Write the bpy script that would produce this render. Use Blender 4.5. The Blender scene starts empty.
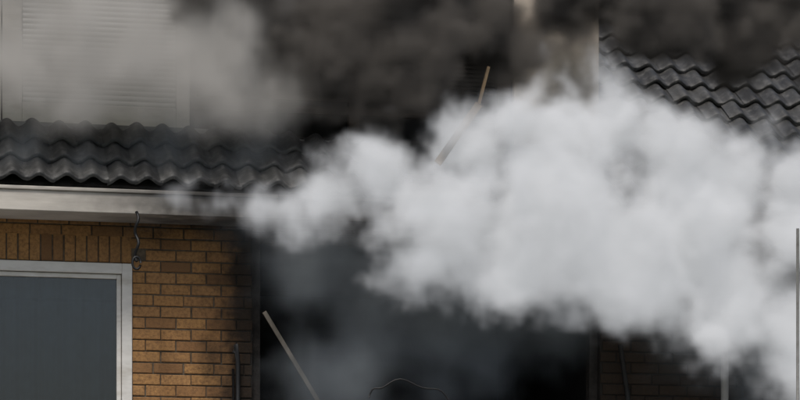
import bpy, math, random
from mathutils import Vector, Matrix
random.seed(7)
S=bpy.context.scene
S.view_settings.view_transform='Standard'; S.view_settings.look='None'; S.view_settings.exposure=0
R=math.radians

# ---------------------------------------------------------------- helpers
def link(o,parent=None):
    S.collection.objects.link(o)
    if parent: o.parent=parent
    return o
def empty(name,loc=(0,0,0)):
    e=bpy.data.objects.new(name,None); e.location=loc; e.empty_display_size=.3; return link(e)
def mesh(name,V,F,mat,parent=None,smooth=False):
    m=bpy.data.meshes.new(name); m.from_pydata(V,[],F); m.update()
    if mat: m.materials.append(mat)
    if smooth:
        for p in m.polygons: p.use_smooth=True
    return link(bpy.data.objects.new(name,m),parent)
class Geo:
    def __init__(s): s.V=[]; s.F=[]
    def box(s,x0,x1,y0,y1,z0,z1,rot=None,jit=0):
        b=len(s.V)
        pts=[(x0,y0,z0),(x1,y0,z0),(x1,y1,z0),(x0,y1,z0),(x0,y0,z1),(x1,y0,z1),(x1,y1,z1),(x0,y1,z1)]
        s.V+= [(p[0]+random.uniform(-jit,jit),p[1]+random.uniform(-jit,jit),p[2]+random.uniform(-jit,jit)) for p in pts]
        s.F+=[tuple(b+i for i in f) for f in [(0,1,5,4),(1,2,6,5),(2,3,7,6),(3,0,4,7),(4,5,6,7),(3,2,1,0)]]
    def beam(s,a,b,w,h=None,seg=1):
        h=h or w; a=Vector(a); b=Vector(b); d=(b-a).normalized()
        up=Vector((0,1,0)) if abs(d.y)<.7 else Vector((0,0,1))
        r=d.cross(up).normalized(); u=r.cross(d)
        k=len(s.V)
        for p in (a,b):
            for sx,sy in((-1,-1),(1,-1),(1,1),(-1,1)): s.V.append(tuple(p+r*sx*w/2+u*sy*h/2))
        s.F+=[tuple(k+i for i in f) for f in [(0,1,5,4),(1,2,6,5),(2,3,7,6),(3,0,4,7),(4,5,6,7),(3,2,1,0)]]
    def tube(s,pts,r,n=10):
        k=len(s.V); P=[Vector(p) for p in pts]
        for i,p in enumerate(P):
            d=(P[min(i+1,len(P)-1)]-P[max(i-1,0)]).normalized()
            up=Vector((0,1,0)) if abs(d.y)<.9 else Vector((0,0,1))
            a=d.cross(up).normalized(); b=a.cross(d)
            for j in range(n):
                t=2*math.pi*j/n; s.V.append(tuple(p+a*math.cos(t)*r+b*math.sin(t)*r))
        for i in range(len(P)-1):
            for j in range(n):
                s.F.append((k+i*n+j,k+i*n+(j+1)%n,k+(i+1)*n+(j+1)%n,k+(i+1)*n+j))
        s.F.append(tuple(k+j for j in range(n))); e=k+(len(P)-1)*n; s.F.append(tuple(e+j for j in reversed(range(n))))
    def obj(s,name,mat,parent=None,smooth=False): return mesh(name,s.V,s.F,mat,parent,smooth)
def bev(o,w=.006,n=2):
    b=o.modifiers.new('bev','BEVEL'); b.width=w; b.segments=n; b.limit_method='ANGLE'; return o

# ---------------------------------------------------------------- materials
def newmat(name):
    m=bpy.data.materials.new(name); m.use_nodes=True; nt=m.node_tree; nt.nodes.clear()
    return m,nt,nt.nodes,nt.links
def mixc(nt,fac,a,b,mode='MIX'):
    n=nt.nodes.new('ShaderNodeMix'); n.data_type='RGBA'; n.blend_type=mode
    for s,v in ((0,fac),(6,a),(7,b)):
        if hasattr(v,'type') and hasattr(v,'node'): nt.links.new(v,n.inputs[s])
        elif s==0: n.inputs[0].default_value=v
        else: n.inputs[s].default_value=(*v,1)
    return n.outputs[2]
def noise(nt,scale,detail=5,vec=None,rough=.6):
    n=nt.nodes.new('ShaderNodeTexNoise'); n.inputs['Scale'].default_value=scale; n.inputs['Detail'].default_value=min(detail,4); n.inputs['Roughness'].default_value=rough
    if vec: nt.links.new(vec,n.inputs['Vector'])
    return n.outputs[0]
def mrange(nt,v,a,b,c=0,d=1,smooth=True):
    n=nt.nodes.new('ShaderNodeMapRange'); n.interpolation_type='SMOOTHSTEP' if smooth else 'LINEAR'
    nt.links.new(v,n.inputs[0])
    for i,x in enumerate((a,b,c,d)): n.inputs[i+1].default_value=x
    return n.outputs[0]
def math_(nt,op,a,b=0.,clamp=False):
    n=nt.nodes.new('ShaderNodeMath'); n.operation=op; n.use_clamp=clamp
    for i,v in enumerate((a,b)):
        if hasattr(v,'node'): nt.links.new(v,n.inputs[i])
        else: n.inputs[i].default_value=v
    return n.outputs[0]
def pos(nt):
    return nt.nodes.new('ShaderNodeNewGeometry').outputs['Position']
def scaled(nt,v,sc):
    n=nt.nodes.new('ShaderNodeVectorMath'); n.operation='MULTIPLY'; nt.links.new(v,n.inputs[0]); n.inputs[1].default_value=sc; return n.outputs[0]
def soot_mask(nt,P):
    """soot deposited round the burnt opening (a real surface deposit, world space)"""
    s=nt.nodes.new('ShaderNodeSeparateXYZ'); nt.links.new(P,s.inputs[0])
    nz=noise(nt,3.2,5,P)
    xl=math_(nt,'ADD',s.outputs[0],math_(nt,'MULTIPLY',math_(nt,'SUBTRACT',nz,.5),.8))
    zz=math_(nt,'ADD',s.outputs[2],math_(nt,'MULTIPLY',math_(nt,'SUBTRACT',nz,.5),.35))
    m1=mrange(nt,xl,-1.58,-1.18)
    m2=math_(nt,'MULTIPLY',mrange(nt,zz,4.68,5.03),mrange(nt,xl,-2.9,-1.5))
    return math_(nt,'MAXIMUM',m1,m2)
def surf(name,base,var=.25,scale=8,rough=.8,bump=.2,bscale=40,soot=0,spec=.3,dirt=None,stretch=(1,1,1),metal=0):
    m,nt,N,L=newmat(name); P=pos(nt); Ps=scaled(nt,P,stretch)
    c=mixc(nt,mrange(nt,noise(nt,scale,6,Ps),.3,.7),[x*(1-var) for x in base],[min(1,x*(1+var)) for x in base])
    if dirt:
        c=mixc(nt,mrange(nt,noise(nt,scale*.35,7,Ps,.7),.48,.72),c,dirt)
    if soot: c=mixc(nt,math_(nt,'MULTIPLY',soot_mask(nt,P),soot),c,(.012,.011,.010))
    b=N.new('ShaderNodeBsdfPrincipled'); L.new(c,b.inputs['Base Color']); b.inputs['Roughness'].default_value=rough
    b.inputs['Specular IOR Level'].default_value=spec; b.inputs['Metallic'].default_value=metal
    bp=N.new('ShaderNodeBump'); bp.inputs['Strength'].default_value=bump; bp.inputs['Distance'].default_value=.01
    L.new(noise(nt,bscale,5,Ps),bp.inputs['Height']); L.new(bp.outputs[0],b.inputs['Normal'])
    o=N.new('ShaderNodeOutputMaterial'); L.new(b.outputs[0],o.inputs[0]); return m
def brick_mat():
    m,nt,N,L=newmat('brick'); g=N.new('ShaderNodeNewGeometry'); P=g.outputs['Position']
    r=N.new('ShaderNodeValToRGB'); L.new(g.outputs['Random Per Island'],r.inputs[0])
    e=r.color_ramp.elements; e[0].position=0; e[0].color=(.30,.155,.062,1); e[1].position=1; e[1].color=(.42,.23,.092,1)
    for p,c in((.12,(.20,.105,.048)),(.3,(.36,.19,.075)),(.55,(.40,.215,.08)),(.8,(.31,.165,.07))):
        x=e.new(p); x.color=(*c,1)
    c=mixc(nt,mrange(nt,noise(nt,38,6,P,.7),.35,.75),r.outputs[0],(.18,.095,.045))
    c=mixc(nt,mrange(nt,noise(nt,1.8,4,P),.45,.75,0,.4),c,(.18,.10,.045))
    c=mixc(nt,math_(nt,'MULTIPLY',soot_mask(nt,P),.95),c,(.011,.010,.009))
    b=N.new('ShaderNodeBsdfPrincipled'); L.new(c,b.inputs['Base Color']); b.inputs['Roughness'].default_value=.85; b.inputs['Specular IOR Level'].default_value=.2
    bp=N.new('ShaderNodeBump'); bp.inputs['Strength'].default_value=.7; bp.inputs['Distance'].default_value=.008
    L.new(noise(nt,55,6,P,.65),bp.inputs['Height']); L.new(bp.outputs[0],b.inputs['Normal'])
    o=N.new('ShaderNodeOutputMaterial'); L.new(b.outputs[0],o.inputs[0]); return m
def tile_mat():
    m,nt,N,L=newmat('roof_tile'); g=N.new('ShaderNodeNewGeometry'); P=g.outputs['Position']
    c=mixc(nt,g.outputs['Random Per Island'],(.024,.024,.0235),(.048,.048,.046))
    c=mixc(nt,mrange(nt,noise(nt,14,7,P,.7),.45,.75),c,(.09,.088,.083))
    c=mixc(nt,mrange(nt,noise(nt,5,6,P,.7),.5,.75),c,(.018,.017,.016))
    b=N.new('ShaderNodeBsdfPrincipled'); L.new(c,b.inputs['Base Color']); b.inputs['Roughness'].default_value=.52; b.inputs['Specular IOR Level'].default_value=.35
    bp=N.new('ShaderNodeBump'); bp.inputs['Strength'].default_value=.5; bp.inputs['Distance'].default_value=.006
    L.new(noise(nt,60,6,P,.65),bp.inputs['Height']); L.new(bp.outputs[0],b.inputs['Normal'])
    o=N.new('ShaderNodeOutputMaterial'); L.new(b.outputs[0],o.inputs[0]); return m
def glass_mat():
    m,nt,N,L=newmat('window_glass')
    t=N.new('ShaderNodeBsdfTransparent'); t.inputs[0].default_value=(.62,.68,.72,1)
    gl=N.new('ShaderNodeBsdfGlossy'); gl.inputs['Roughness'].default_value=.03
    fr=N.new('ShaderNodeFresnel'); fr.inputs[0].default_value=1.5
    f=math_(nt,'ADD',fr.outputs[0],.03)
    mx=N.new('ShaderNodeMixShader'); L.new(f,mx.inputs[0]); L.new(t.outputs[0],mx.inputs[1]); L.new(gl.outputs[0],mx.inputs[2])
    o=N.new('ShaderNodeOutputMaterial'); L.new(mx.outputs[0],o.inputs[0]); return m
BR=brick_mat(); TILE=tile_mat(); GLASS=glass_mat()
MORTAR=surf('mortar',(.11,.085,.06),.3,20,.95,.4,90,soot=.95)
WHITE=surf('white_painted_wood',(.62,.60,.56),.07,6,.5,.08,60,dirt=(.48,.45,.40),stretch=(1,1,3))
FASCIA=surf('fascia_paint',(.50,.465,.41),.1,5,.75,.1,60,soot=.93,dirt=(.35,.31,.27),stretch=(.4,1,3))
SHUT=surf('shutter_slat',(.66,.66,.64),.06,5,.6,.05,50)
CHAR=surf('charred_wood',(.022,.019,.017),.5,9,.9,.8,50)
PLANK=surf('scorched_plank',(.045,.036,.03),.5,7,.9,.6,40,dirt=(.02,.018,.016),stretch=(.3,1,4))
BEIGE=surf('beige_render',(.46,.40,.33),.12,4,.85,.15,80,dirt=(.28,.23,.18))
LEAD=surf('lead_flashing',(.20,.20,.20),.25,6,.55,.2,30,dirt=(.06,.055,.05))
CURT=surf('curtain',(.14,.152,.165),.12,5,.95,.05,80)
DARKIN=surf('burnt_interior',(.018,.018,.019),.4,3,.95,.4,20)
ROOM=surf('dark_room',(.06,.06,.06),.2,3,.95,.1,20)
CABLE=surf('black_cable',(.012,.012,.012),.2,20,.5,.1,60)
LATH=surf('weathered_lath',(.16,.14,.115),.3,12,.85,.4,60,dirt=(.07,.06,.05),stretch=(1,1,.3))
BATTEN=surf('scorched_batten',(.15,.105,.06),.3,12,.85,.4,60,dirt=(.06,.045,.03),stretch=(1,1,.3))
METAL=surf('galvanised_metal',(.34,.34,.33),.15,10,.55,.1,60,metal=.2)
ASPH=surf('asphalt',(.05,.05,.052),.25,5,.9,.5,60)
PAVE=surf('paving',(.22,.21,.20),.2,4,.9,.4,40)
KERB=surf('kerb_stone',(.3,.3,.29),.15,5,.85,.3,40)
GRASS=surf('grass',(.06,.09,.03),.4,3,.95,.8,50)
DOOR=surf('door_paint',(.05,.12,.09),.1,4,.4,.05,40)

# ---------------------------------------------------------------- ground, street
g=Geo(); g.box(-400,400,-400,400,-.3,-.02); g.obj('ground',GRASS)
g=Geo(); g.box(-200,200,-13,-7,-.1,.0); g.obj('road',ASPH)
g=Geo(); g.box(-200,200,-6.85,-.12,-.1,.12); g.obj('pavement',PAVE)
g=Geo()
for i in range(-40,40): g.box(i*1.0+.004,i*1.0+.996,-7,-6.852,-.1,.125)
g.obj('kerb',KERB)

# ---------------------------------------------------------------- house
H=empty('brick_house')
XL,XR=-7.2,6.4
openings=[(-4.6,-2.01,3.0,4.66),(-1.12,1.56,2.7,4.93),(-4.6,-2.3,.95,2.35),(-1.0,0,.12,2.35),(.6,3.2,.95,2.35),(3.5,5.8,3.0,4.66)]
L0,HB,J=.225,.083,.010
g=Geo(); row=0; z=.12
def brick(x0,x1,z0,z1):
    yo=random.uniform(-.0025,.0025); j=.0022
    c=.004; b=len(g.V)
    q=lambda: random.uniform(-j,j)
    g.V+=[(x0,.05,z0),(x1,.05,z0),(x1,.05,z1),(x0,.05,z1)]
    x0+=q();x1+=q();z0+=q();z1+=q()
    g.V+=[(x0,yo+c,z0),(x1,yo+c,z0),(x1,yo+c,z1),(x0,yo+c,z1)]
    g.V+=[(x0+c,yo+q()*.4,z0+c),(x1-c,yo+q()*.4,z0+c),(x1-c,yo+q()*.4,z1-c),(x0+c,yo+q()*.4,z1-c)]
    for k in(0,4):
        for i in range(4): g.F.append((b+k+i,b+k+(i+1)%4,b+k+4+(i+1)%4,b+k+4+i))
    g.F.append((b+8,b+9,b+10,b+11))
while z+HB<5.20:
    z0,z1=z+J/2,z+HB-J/2; x=XL-(L0/2 if row%2 else 0)
    if row%6==3: x+=L0*.25
    zc=(z0+z1)/2
    while x<XR:
        a,b=x+J/2,x+L0-J/2
        segs=[(max(a,XL),min(b,XR))]
        for (o0,o1,q0,q1) in openings:
            if q0<zc<q1:
                ns=[]
                for s0,s1 in segs:
                    if s1<=o0 or s0>=o1: ns.append((s0,s1)); continue
                    if s0<o0: ns.append((s0,o0))
                    if s1>o1: ns.append((o1,s1))
                segs=ns
            if q1<zc<q1+.2 and (o0<(a+b)/2<o1):
                segs=[]
        for s0,s1 in segs:
            if s1-s0>.03: brick(s0,s1,z0,z1)
        x+=L0
    z+=HB; row+=1
for (o0,o1,q0,q1) in openings:
    n=int((o1-o0)/.083); w=(o1-o0)/n
    for i in range(n): brick(o0+i*w+.005,o0+(i+1)*w-.005,q1+.006,q1+.2)
g.obj('brick_facing',BR,H)
g=Geo()
xs=sorted({XL,XR,*[o[0] for o in openings],*[o[1] for o in openings]}); zs=sorted({.0,5.2,*[o[2] for o in openings],*[o[3] for o in openings]})
for i in range(len(xs)-1):
    for k in range(len(zs)-1):
        cx,cz=(xs[i]+xs[i+1])/2,(zs[k]+zs[k+1])/2
        if any(o[0]<cx<o[1] and o[2]<cz<o[3] for o in openings): continue
        g.box(xs[i],xs[i+1],.0085,.28,zs[k],zs[k+1])
g.obj('masonry_wall',MORTAR,H)
g=Geo(); g.box(XL,XL+.25,.281,8,0,5.2); g.box(XR-.25,XR,.281,8,0,5.2); g.box(XL,XR,8.001,8.25,0,5.2); g.box(XL+.25,XR-.25,.281,8,2.55,2.68)
g.obj('side_and_back_wall',MORTAR,H)
g=Geo(); g.box(-1.5,-1.4,.285,4,2.69,5.1); g.box(1.75,1.85,.285,4,2.69,5.1); g.box(-1.4,1.75,4,4.1,2.69,5.1); g.box(-1.4,1.75,.285,4,5.0,5.1)
g.obj('burnt_room',DARKIN,H)
g=Geo()
g.box(-1.119,-1.05,.06,.16,2.7,4.928); g.box(1.49,1.559,.06,.16,2.7,4.928); g.box(-1.05,1.49,.06,.16,4.85,4.928)
bev(g.obj('charred_window_frame',CHAR,H))

def window(name,x0,x1,z0,z1,mull=()):
    e=bpy.data.objects.new(name,None); link(e,H)
    g=Geo(); f=.075
    g.box(x0,x0+f,-.015,.09,z0,z1); g.box(x1-f,x1,-.015,.09,z0,z1); g.box(x0+f,x1-f,-.015,.09,z1-f,z1); g.box(x0+f,x1-f,-.015,.09,z0,z0+f)
    for m in mull: g.box(m-.035,m+.035,-.013,.088,z0+f,z1-f)
    bev(g.obj('outer_frame',WHITE,e),.005)
    g=Geo(); a=x0+f+.004; b=x1-f-.004; c=z0+f+.004; d=z1-f-.004; s=.032
    g.box(a,a+s,.012,.07,c,d); g.box(b-s,b,.012,.07,c,d); g.box(a+s,b-s,.012,.07,d-s,d); g.box(a+s,b-s,.012,.07,c,c+s)
    bev(g.obj('inner_sash',WHITE,e),.004)
    g=Geo(); g.box(a+s,b-s,.04,.046,c+s,d-s); g.obj('glass_pane',GLASS,e)
    V=[];F=[]; n=260
    for i in range(n+1):
        t=i/n; x=a+(b-a)*t
        y=.20+.018*math.sin(x*46+1.3*math.sin(x*5))+.008*math.sin(x*91)
        for zz in (c-.1,d+.1): V.append((x,y,zz))
    for i in range(n): F.append((2*i,2*i+2,2*i+3,2*i+1))
    mesh('curtain',V,F,CURT,e,True)
    g=Geo(); g.box(x0-.2,x1+.2,.9,1.0,z0-.2,min(z1+.3,5.1)); g.obj('room_back',ROOM,e)
    g=Geo(); g.box(x0-.03,x1+.03,-.06,-.016,z0-.07,z0-.004); bev(g.obj('sill',KERB,e))
for o in openings:
    if o in (openings[1],openings[3]): continue
    window('window',o[0]+.002,o[1]-.002,o[2],o[3]-.002)
g=Geo(); g.box(-.998,-.93,.0,.1,.12,2.348); g.box(-.07,-.002,.0,.1,.12,2.348); g.box(-.93,-.07,.0,.1,2.27,2.348); bev(g.obj('door_frame',WHITE,H))
g=Geo(); g.box(-.929,-.071,.03,.08,.12,2.27); g.box(-.8,-.2,.02,.029,.3,1.0); g.box(-.8,-.2,.02,.029,1.2,2.1); bev(g.obj('front_door',DOOR,H))

# ---- roof
PITCH=R(40); cp,sp=math.cos(PITCH),math.sin(PITCH); Y0,Z0=-.42,5.125
def rp(x,s,h):
    return (x,Y0+s*cp-h*sp,Z0+s*sp+h*cp)
TW,TL=.192,.262
def prof(u):
    u=u%1.0
    c=.5-.5*math.cos(2*math.pi*u)
    return .052*(c**1.35)
def tiles(name,x0,x1,s0,s1,skip=None,sag=None):
    g=Geo(); n=12
    rows=int(round((s1-s0)/TL)); cols=int(round((x1-x0)/TW))
    for r_ in range(rows):
        for c_ in range(cols):
            xa=x0+c_*TW; sa=s0+r_*TL
            if skip and skip(xa,sa): continue
            jx,js,jh,jt=(random.gauss(0,.003),random.gauss(0,.006),random.gauss(0,.003),random.gauss(0,.004))
            if random.random()<.03: js-=random.uniform(.01,.03)
            b=len(g.V); L=[( -.0,.046,0),( .0,.070,1),(.012,.076,1),(TL*.5,.060,1),(TL+.05,.034,1)]
            for (ds,hh,k) in L:
                for i in range(n+1):
                    u=i/n
                    t=(i/n-.5)*jt*2
                    hz=hh+prof(u+.05)+jh+t
                    xx=xa+jx+u*(TW+.014)
                    p=rp(xx,sa+js+ds,hz+(.006 if u>.97 else 0))
                    if sag: p=(p[0],p[1],p[2]-sag(p[0],sa))
                    g.V.append(p)
            for a in range(len(L)-1):
                for i in range(n):
                    k=b+a*(n+1)+i; g.F.append((k,k+1,k+n+2,k+n+1))
    return g.obj(name,TILE,H,True)
def sagf(x,s):
    t=max(0,min(1,(x+1.3)/1.2)); return .05*t*t
DORX=1.60
nL=int((DORX-XL)/TW)
tiles('pantile_roof_lower',DORX-nL*TW,DORX,0,.786,skip=lambda x,s: (-.30<x<1.05 and s>.25) or (x>-.05 and x<.8 and random.random()<.5),sag=lambda x,s: sagf(x,s) if x<1.1 else 0)
tiles('pantile_roof_upper',DORX+.02,XR+.1,0,5.7)
def slope_slab(name,x0,x1,s0,s1,h0,h1,mat):
    V=[rp(x0,s0,h0),rp(x1,s0,h0),rp(x1,s1,h0),rp(x0,s1,h0),rp(x0,s0,h1),rp(x1,s0,h1),rp(x1,s1,h1),rp(x0,s1,h1)]
    return mesh(name,V,[(0,1,5,4),(1,2,6,5),(2,3,7,6),(3,0,4,7),(4,5,6,7),(3,2,1,0)],mat,H)
slope_slab('roof_deck_lower',XL,-.4,0.02,.85,-.02,.02,CHAR)
slope_slab('roof_deck_upper',DORX+.01,XR,0.02,5.7,-.02,.02,CHAR)
slope_slab('roof_deck_back_fill',XL,DORX,3.2,5.7,-.02,.02,CHAR)
g=Geo()
for i in range(-2,6): 
    x=-.3+i*.3
    g.beam(rp(x,0,-.03),rp(x,.85,-.03),.05,.08)
for s in(.05,.3,.55,.8): g.beam(rp(-.6,s,.03),rp(DORX,s+random.uniform(-.03,.03),.02),.035,.025)
g.obj('charred_rafters',CHAR,H)
yr=Y0+5.7*cp; zr=Z0+5.7*sp
mesh('rear_roof',[(XL,yr,zr),(XR,yr,zr),(XR,8.4,5.2),(XL,8.4,5.2)],[(0,1,2,3)],TILE,H)
g=Geo(); g.tube([(XL,yr,zr+.06),(XR,yr,zr+.06)],.12,12); g.obj('ridge_tiles',TILE,H,True)
for xx in (XL+.1,XR-.1): mesh('gable_wall',[(xx,0,5.2),(xx,8.25,5.2),(xx,yr,zr-.05)],[(0,1,2)],MORTAR,H)
g=Geo(); g.box(XL,-1.0,-.44,-.405,4.955,5.10); bev(g.obj('fascia_board',FASCIA,H),.004)
g=Geo(); g.box(-1.0,XR,-.44,-.405,4.955,5.10); bev(g.obj('scorched_fascia_board',CHAR,H),.004)
g=Geo(); g.box(XL,-1.0,-.455,-.395,5.101,5.128); bev(g.obj('gutter_rim',FASCIA,H),.006)
g=Geo(); g.box(-1.0,XR,-.455,-.395,5.101,5.128); bev(g.obj('gutter_rim_scorched',CHAR,H),.006)
g=Geo(); g.box(XL,XR,-.404,.0,4.96,4.98); g.obj('soffit',FASCIA,H)

# ---- dormer
DY=.19; DZ0=5.655; DZ1=7.55
D=bpy.data.objects.new('dormer',None); link(D,H)
g=Geo(); g.box(XL,DORX,DY-.25,DY+3.4,DZ1,DZ1+.14); g.obj('dormer_flat_roof',CHAR,D)
g=Geo(); g.box(XL,DORX-.005,DY+.10,DY+.16,DZ0-.2,DZ1); g.obj('dormer_wall_core',DARKIN,D)
g=Geo(); g.box(XL,-1.35,DY-.03,DY-.0,DZ0-.03,DZ0+.05); g.box(-1.35,-.5,DY-.03,DY,DZ0-.07,DZ0+.0); g.obj('lead_apron',LEAD,D)
g=Geo(); g.box(-3.25,-2.80,DY,DY+.09,DZ0+.05,DZ1); g.box(-1.66,-1.56,DY,DY+.09,DZ0+.05,DZ1); g.box(-2.80,-1.66,DY,DY+.09,DZ0+.05,DZ0+.2); g.box(-2.80,-1.66,DY,DY+.09,DZ1-.12,DZ1)
g.box(XL,-6.9,DY,DY+.09,DZ0+.05,DZ1); g.box(-6.9,-5.2,DY,DY+.09,DZ0+.05,DZ0+.16)
bev(g.obj('dormer_window_frame',WHITE,D),.006)
g=Geo(); g.box(-2.955,-2.945,DY-.003,DY-.001,DZ0+.05,DZ1); g.obj('frame_joint',CABLE,D)
g=Geo(); z=DZ0+.205
while z<DZ1-.13:
    b=len(g.V)
    for (yy,dz) in((.03,0),(.018,.008),(.016,.022),(.026,.036),(.034,.0385)):
        g.V+=[(-2.795,DY+yy,z+dz),(-1.665,DY+yy,z+dz)]
    for i in range(4): g.F.append((b+2*i,b+2*i+1,b+2*i+3,b+2*i+2))
    z+=.0387
g.obj('roller_shutter',SHUT,D,True)
g=Geo()
for k,(a,b,zz,h) in enumerate([(-1.55,.86,5.86,.06),(-1.50,.70,5.96,.04),(-1.55,.86,6.55,.16),(-1.55,.86,6.85,.16),(-1.55,-.9,6.2,.15),(-1.55,.86,7.1,.16),(-1.55,.86,7.3,.16)]):
    g.box(a,b,DY+.02+.004*(k%2),DY+.06,zz,zz+h,jit=.006)
g.box(-.35,-.27,DY+.01,DY+.09,5.66,7.5); g.box(.80,.90,DY-.005,DY+.09,5.62,7.5)
g.obj('scorched_cladding',PLANK,D)
g=Geo(); g.box(.93,DORX,DY-.01,DY+.05,DZ0-.12,DZ1); g.obj('beige_side_panel',BEIGE,D)
g=Geo()
for k in range(14): g.box(.2,.78,DY+.02,DY+.03,6.06+k*.033,6.06+k*.033+.02)
g.obj('vent_louvre',CHAR,D)
mesh('dormer_cheek',[(DORX+.003,DY-.0,DZ0-.05),(DORX+.003,DY,DZ1),(DORX+.003,DY+2.2,DZ1)],[(0,1,2)],LEAD,D)

# ---- debris and small things
def sep(name,fn,mat,smooth=False):
    g=Geo(); fn(g); return g.obj(name,mat,None,smooth)
sep('broken_roof_batten',lambda g:(g.beam((.50,-.74,6.06),(.42,-.77,5.78),.02,.03),g.beam((.42,-.77,5.78),(.09,-.88,5.32),.055,.02)),BATTEN)
sep('leaning_lath',lambda g:g.beam((-1.07,-.25,4.30),(-.40,-.05,3.30),.03,.016),LATH)
def cab(g):
    P=[];
    for i in range(25):
        t=i/24; P.append((-.42+.62*t-.06*math.sin(t*6),-.9-.1*t,3.62+.18*math.sin(t*2.6)-.25*t*t+.02*math.sin(t*19)))
    g.tube(P,.006,6)
sep('loose_cable',cab,CABLE,True)
def cab2(g):
    P=[(-2.03+.012*math.sin(i*.9),-.46+.02*math.cos(i),4.97-.36*i/14) for i in range(15)]
    g.tube(P,.011,6)
    g.tube([(-2.03+.03*math.cos(t),-.45,4.60+.045*math.sin(t)) for t in [k*.5 for k in range(13)]],.009,6)
sep('hanging_cable',cab2,CABLE,True)
def cab3(g):
    g.tube([(-1.235,-.05,3.0),(-1.235,-.05,3.95),(-1.25,-.05,4.08),(-1.262,-.04,4.02)],.018,8)
    g.tube([(-1.265,-.05,3.0),(-1.27,-.05,3.9)],.01,8)
sep('broken_pipe',cab3,CABLE,True)
sep('broken_pipe',lambda g:g.tube([(1.80,-.06,3.2),(1.76,-.06,3.75),(1.70,-.06,4.15)],.02,8),CABLE,True)
sep('downpipe',lambda g:(g.tube([(2.52,-.1,.13),(2.52,-.1,4.95)],.03,12),g.box(2.47,2.57,-.14,.0,4.5,4.53),g.box(2.47,2.57,-.14,0,2.5,2.53)),METAL,True)
sep('aerial_pole',lambda g:(g.tube([(2.425,-1.95,.12),(2.425,-1.95,4.76)],.011,10),g.tube([(2.425,-1.95,.12),(2.425,-1.95,.2)],.06,10)),WHITE,True)

# ---------------------------------------------------------------- smoke
def smoke_mat(name,col,dens,g_=-.3,em=0,emc=(1,1,1)):
    m,nt,N,L=newmat(name)
    try: m.cycles.volume_sampling='DISTANCE'
    except Exception: pass
    a=N.new('ShaderNodeAttribute'); a.attribute_name='density'
    d=math_(nt,'MULTIPLY',a.outputs['Fac'],dens)
    v=N.new('ShaderNodeVolumeScatter'); v.inputs['Color'].default_value=(*col,1); L.new(d,v.inputs['Density'])
    v.inputs['Anisotropy'].default_value=g_
    ab=N.new('ShaderNodeVolumeAbsorption'); ab.inputs['Color'].default_value=(*col,1); L.new(d,ab.inputs['Density'])
    ad=N.new('ShaderNodeAddShader'); L.new(v.outputs[0],ad.inputs[0]); L.new(ab.outputs[0],ad.inputs[1]); res=ad.outputs[0]
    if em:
        e=N.new('ShaderNodeEmission'); e.inputs[0].default_value=(*emc,1); L.new(math_(nt,'MULTIPLY',d,em),e.inputs[1])  # added self-glow, stands in for light scattered repeatedly inside the smoke
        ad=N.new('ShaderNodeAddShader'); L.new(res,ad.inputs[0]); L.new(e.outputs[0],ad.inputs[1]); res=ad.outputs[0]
    o=N.new('ShaderNodeOutputMaterial'); L.new(res,o.inputs['Volume']); return m
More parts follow.
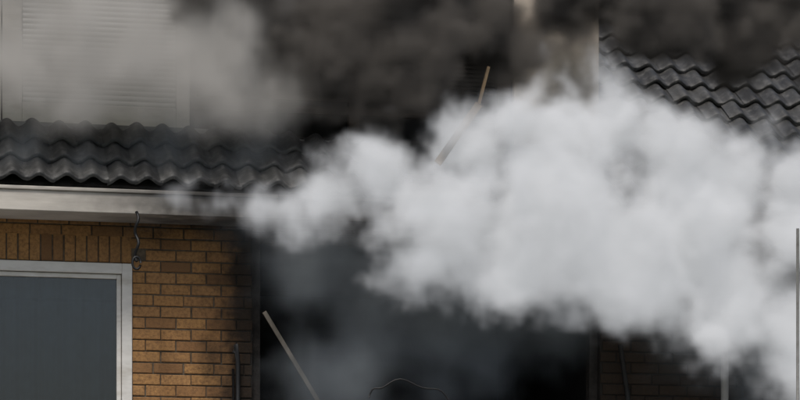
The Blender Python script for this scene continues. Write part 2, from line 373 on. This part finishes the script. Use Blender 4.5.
def smoke(name,bmin,bmax,vox,puffs,mat,warp=(.9,.2),warp2=(3,.1),vor=(2.0,.2),edge=(.0,.36),erode=(1.6,.6),fine=(6,.26),smax=.22,step=.25):
    ng=bpy.data.node_groups.new(name+'_field','GeometryNodeTree')
    ng.interface.new_socket('Geometry',in_out='INPUT',socket_type='NodeSocketGeometry')
    ng.interface.new_socket('Geometry',in_out='OUTPUT',socket_type='NodeSocketGeometry')
    N,L=ng.nodes,ng.links
    out=N.new('NodeGroupOutput')
    P=N.new('GeometryNodeInputPosition').outputs[0]
    def vm(op,a,b=None,sc=None):
        n=N.new('ShaderNodeVectorMath'); n.operation=op
        for i,v in((0,a),(1,b)):
            if v is None: continue
            if hasattr(v,'node'): L.new(v,n.inputs[i])
            else: n.inputs[i].default_value=v
        if sc is not None: n.inputs['Scale'].default_value=sc
        return n
    def ma(op,a,b=0.,c=0.):
        n=N.new('ShaderNodeMath'); n.operation=op
        for i,v in((0,a),(1,b),(2,c)):
            if hasattr(v,'node'): L.new(v,n.inputs[i])
            else: n.inputs[i].default_value=v
        return n.outputs[0]
    def nz(scale,detail,vec,color=False,rough=.55):
        n=N.new('ShaderNodeTexNoise'); n.inputs['Scale'].default_value=scale; n.inputs['Detail'].default_value=detail; n.inputs['Roughness'].default_value=rough
        L.new(vec,n.inputs['Vector']); return n.outputs[1 if color else 0]
    q=P
    for (s,a) in (warp,warp2):
        w=vm('SUBTRACT',nz(s,2,q,True),(.5,.5,.5)).outputs[0]
        w=vm('SCALE',w,sc=a*2).outputs[0]
        q=vm('ADD',q,w).outputs[0]
    acc=None
    for p in puffs:
        c=p[:3]; r=p[3:6]
        d=vm('SUBTRACT',q,c).outputs[0]
        d=vm('MULTIPLY',d,tuple(1/x for x in r)).outputs[0]
        l=vm('LENGTH',d).outputs['Value']
        d=ma('MULTIPLY',ma('SUBTRACT',1.,l),(r[0]+r[2])/2)
        acc=d if acc is None else ma('SMOOTH_MAX',acc,d,smax)
    v=N.new('ShaderNodeTexVoronoi'); v.feature='SMOOTH_F1'; v.inputs['Scale'].default_value=vor[0]; v.inputs['Detail'].default_value=2.0; v.inputs['Roughness'].default_value=.55; v.inputs['Smoothness'].default_value=.4
    L.new(q,v.inputs['Vector'])
    acc=ma('ADD',acc,ma('MULTIPLY',ma('SUBTRACT',.42,v.outputs['Distance']),vor[1]))
    acc=ma('ADD',acc,ma('MULTIPLY',ma('SUBTRACT',nz(erode[0],6,q,rough=.6),.5),erode[1]))
    acc=ma('ADD',acc,ma('MULTIPLY',ma('SUBTRACT',nz(fine[0],4,q,rough=.65),.5),fine[1]))
    mr=N.new('ShaderNodeMapRange'); mr.interpolation_type='SMOOTHSTEP'; L.new(acc,mr.inputs[0]); mr.inputs[1].default_value=edge[0]; mr.inputs[2].default_value=edge[1]
    vc=N.new('GeometryNodeVolumeCube'); L.new(mr.outputs[0],vc.inputs['Density'])
    vc.inputs['Min'].default_value=bmin; vc.inputs['Max'].default_value=bmax
    for k,i in(('Resolution X',0),('Resolution Y',1),('Resolution Z',2)):
        vc.inputs[k].default_value=max(8,int((bmax[i]-bmin[i])/vox))
    sm=N.new('GeometryNodeSetMaterial'); L.new(vc.outputs[0],sm.inputs['Geometry']); sm.inputs['Material'].default_value=mat
    L.new(sm.outputs[0],out.inputs[0])
    vd=bpy.data.volumes.new(name); vd.materials.append(mat)
    vd.render.space='WORLD'; vd.render.step_size=step
    try: vd.render.clipping=.01
    except Exception: pass
    o=bpy.data.objects.new(name,vd); link(o)
    m=o.modifiers.new('smoke','NODES'); m.node_group=ng
    return o
pl=[(-1.55,5.1,.18),(-1.3,5.03,.25),(-1.0,5.02,.32),(-.75,5.12,.36),(-.5,5.22,.4),(-.1,5.38,.45),(.2,5.1,.5),(.54,5.6,.45),(.4,4.9,.52),(.95,5.76,.45),(1.3,5.87,.45),(1.2,5.15,.7),(1.65,5.87,.45),(1.95,5.65,.47),
(1.55,4.85,.7),(2.2,5.54,.48),(2.3,4.95,.68),(2.6,5.5,.46),(2.95,5.42,.48),(3.2,5.0,.65),(1.9,4.55,.56),(2.5,4.42,.6),(3.0,4.25,.62),(.9,4.72,.58),(.1,4.7,.44)]
puffs=[(x-.2,-.95+random.uniform(-.15,.15),z-.13,r,r*.72,r) for x,z,r in pl]
WS=smoke_mat('white_smoke',(.985,.988,.992),12,-.5,em=.25,emc=(.96,.98,1))  # em: glow put into the plume in place of multiple scattering
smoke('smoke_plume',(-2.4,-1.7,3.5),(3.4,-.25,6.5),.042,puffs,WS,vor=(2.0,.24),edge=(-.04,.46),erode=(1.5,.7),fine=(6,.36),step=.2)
pl=[(-.7,4.6,.6),(-.1,4.4,.7),(.5,4.3,.7),(1.1,4.3,.6),(-.5,3.8,.6),(.3,3.7,.5),(2.2,4.1,.55),(2.9,4.0,.65),(3.3,3.7,.5),(-1.3,5.05,.4),(-1.8,5.2,.4),(-2.3,5.3,.35),(-1.2,5.5,.4),(-1.8,5.55,.35),(-2.8,5.45,.3)]
GS=smoke_mat('grey_smoke',(.60,.66,.69),2.3,-.3)
smoke('smoke_haze',(-3,-.8,3.2),(3.5,.2,5.9),.075,[(x,-.28,z,r,r*.65,r) for x,z,r in pl],GS,edge=(-.08,.6),erode=(2,1.0),fine=(5,.4),step=.4)
pl=[(-1.4,6.75,.55),(-.9,6.4,.52),(-.2,6.3,.6),(.5,6.42,.58),(1.2,6.76,.52),(1.9,6.55,.52),(2.6,6.56,.54),(3.3,6.55,.57),(0,6.8,.6),(1.4,7.0,.5),(2.1,6.85,.5),(3,6.92,.6),(-1.2,7.0,.4),(-.1,5.95,.42),(.4,6.0,.35),(-.7,6.0,.32)]
DS=smoke_mat('dark_smoke',(.25,.228,.20),17,-.45)
smoke('dark_smoke',(-2.2,-1.1,5.5),(3.8,.1,7.05),.06,[(x,-.48+.14*math.sin(i*2.3),z,r,r*.8,r) for i,(x,z,r) in enumerate(pl)],DS,vor=(2.2,.42),edge=(-.18,.14),erode=(1.6,.55),step=.22)
pl=[(-3.4,5.95,.45),(-2.9,5.98,.45),(-2.4,5.98,.48),(-1.9,6.1,.55),(-2.1,6.7,.6),(-2.8,6.7,.55),(-1.4,6.35,.5),(-1.3,5.9,.4),(-.9,5.95,.32),(-3.4,6.6,.55),(-2.5,6.35,.55)]
PS=smoke_mat('pale_smoke',(.86,.825,.77),9,-.4,em=.1,emc=(1,.955,.89))  # em: slight warm glow added, imitating light bounced within the smoke
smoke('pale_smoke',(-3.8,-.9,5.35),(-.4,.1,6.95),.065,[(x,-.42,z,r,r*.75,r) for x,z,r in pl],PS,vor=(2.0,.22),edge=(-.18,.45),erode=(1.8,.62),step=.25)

# ---------------------------------------------------------------- light
el,az=R(60),R(205)
W=bpy.data.worlds.new('World'); S.world=W; W.use_nodes=True; nt=W.node_tree
sk=nt.nodes.new('ShaderNodeTexSky'); sk.sky_type='NISHITA'; sk.sun_disc=False; sk.sun_elevation=el; sk.sun_rotation=az; sk.air_density=1; sk.dust_density=4; sk.ozone_density=1
bg=nt.nodes['Background']; bg.inputs[1].default_value=.12; nt.links.new(sk.outputs[0],bg.inputs[0])
sd=bpy.data.lights.new('sun','SUN'); sd.energy=2.5; sd.angle=R(14); sd.color=(1,.98,.95)
so=bpy.data.objects.new('sun',sd); link(so)
d=Vector((math.sin(az)*math.cos(el),math.cos(az)*math.cos(el),math.sin(el)))
so.rotation_euler=d.to_track_quat('Z','Y').to_euler()
# ---------------------------------------------------------------- camera
cd=bpy.data.cameras.new('camera'); co=bpy.data.objects.new('camera',cd); link(co)
th=R(12); co.location=(-20*math.tan(th),-20,1.7); co.rotation_euler=(R(90),0,-th)
cd.sensor_width=36; cd.lens=18/.1467; cd.shift_y=466.7/800; cd.clip_end=2000; cd.clip_start=.1
S.camera=co
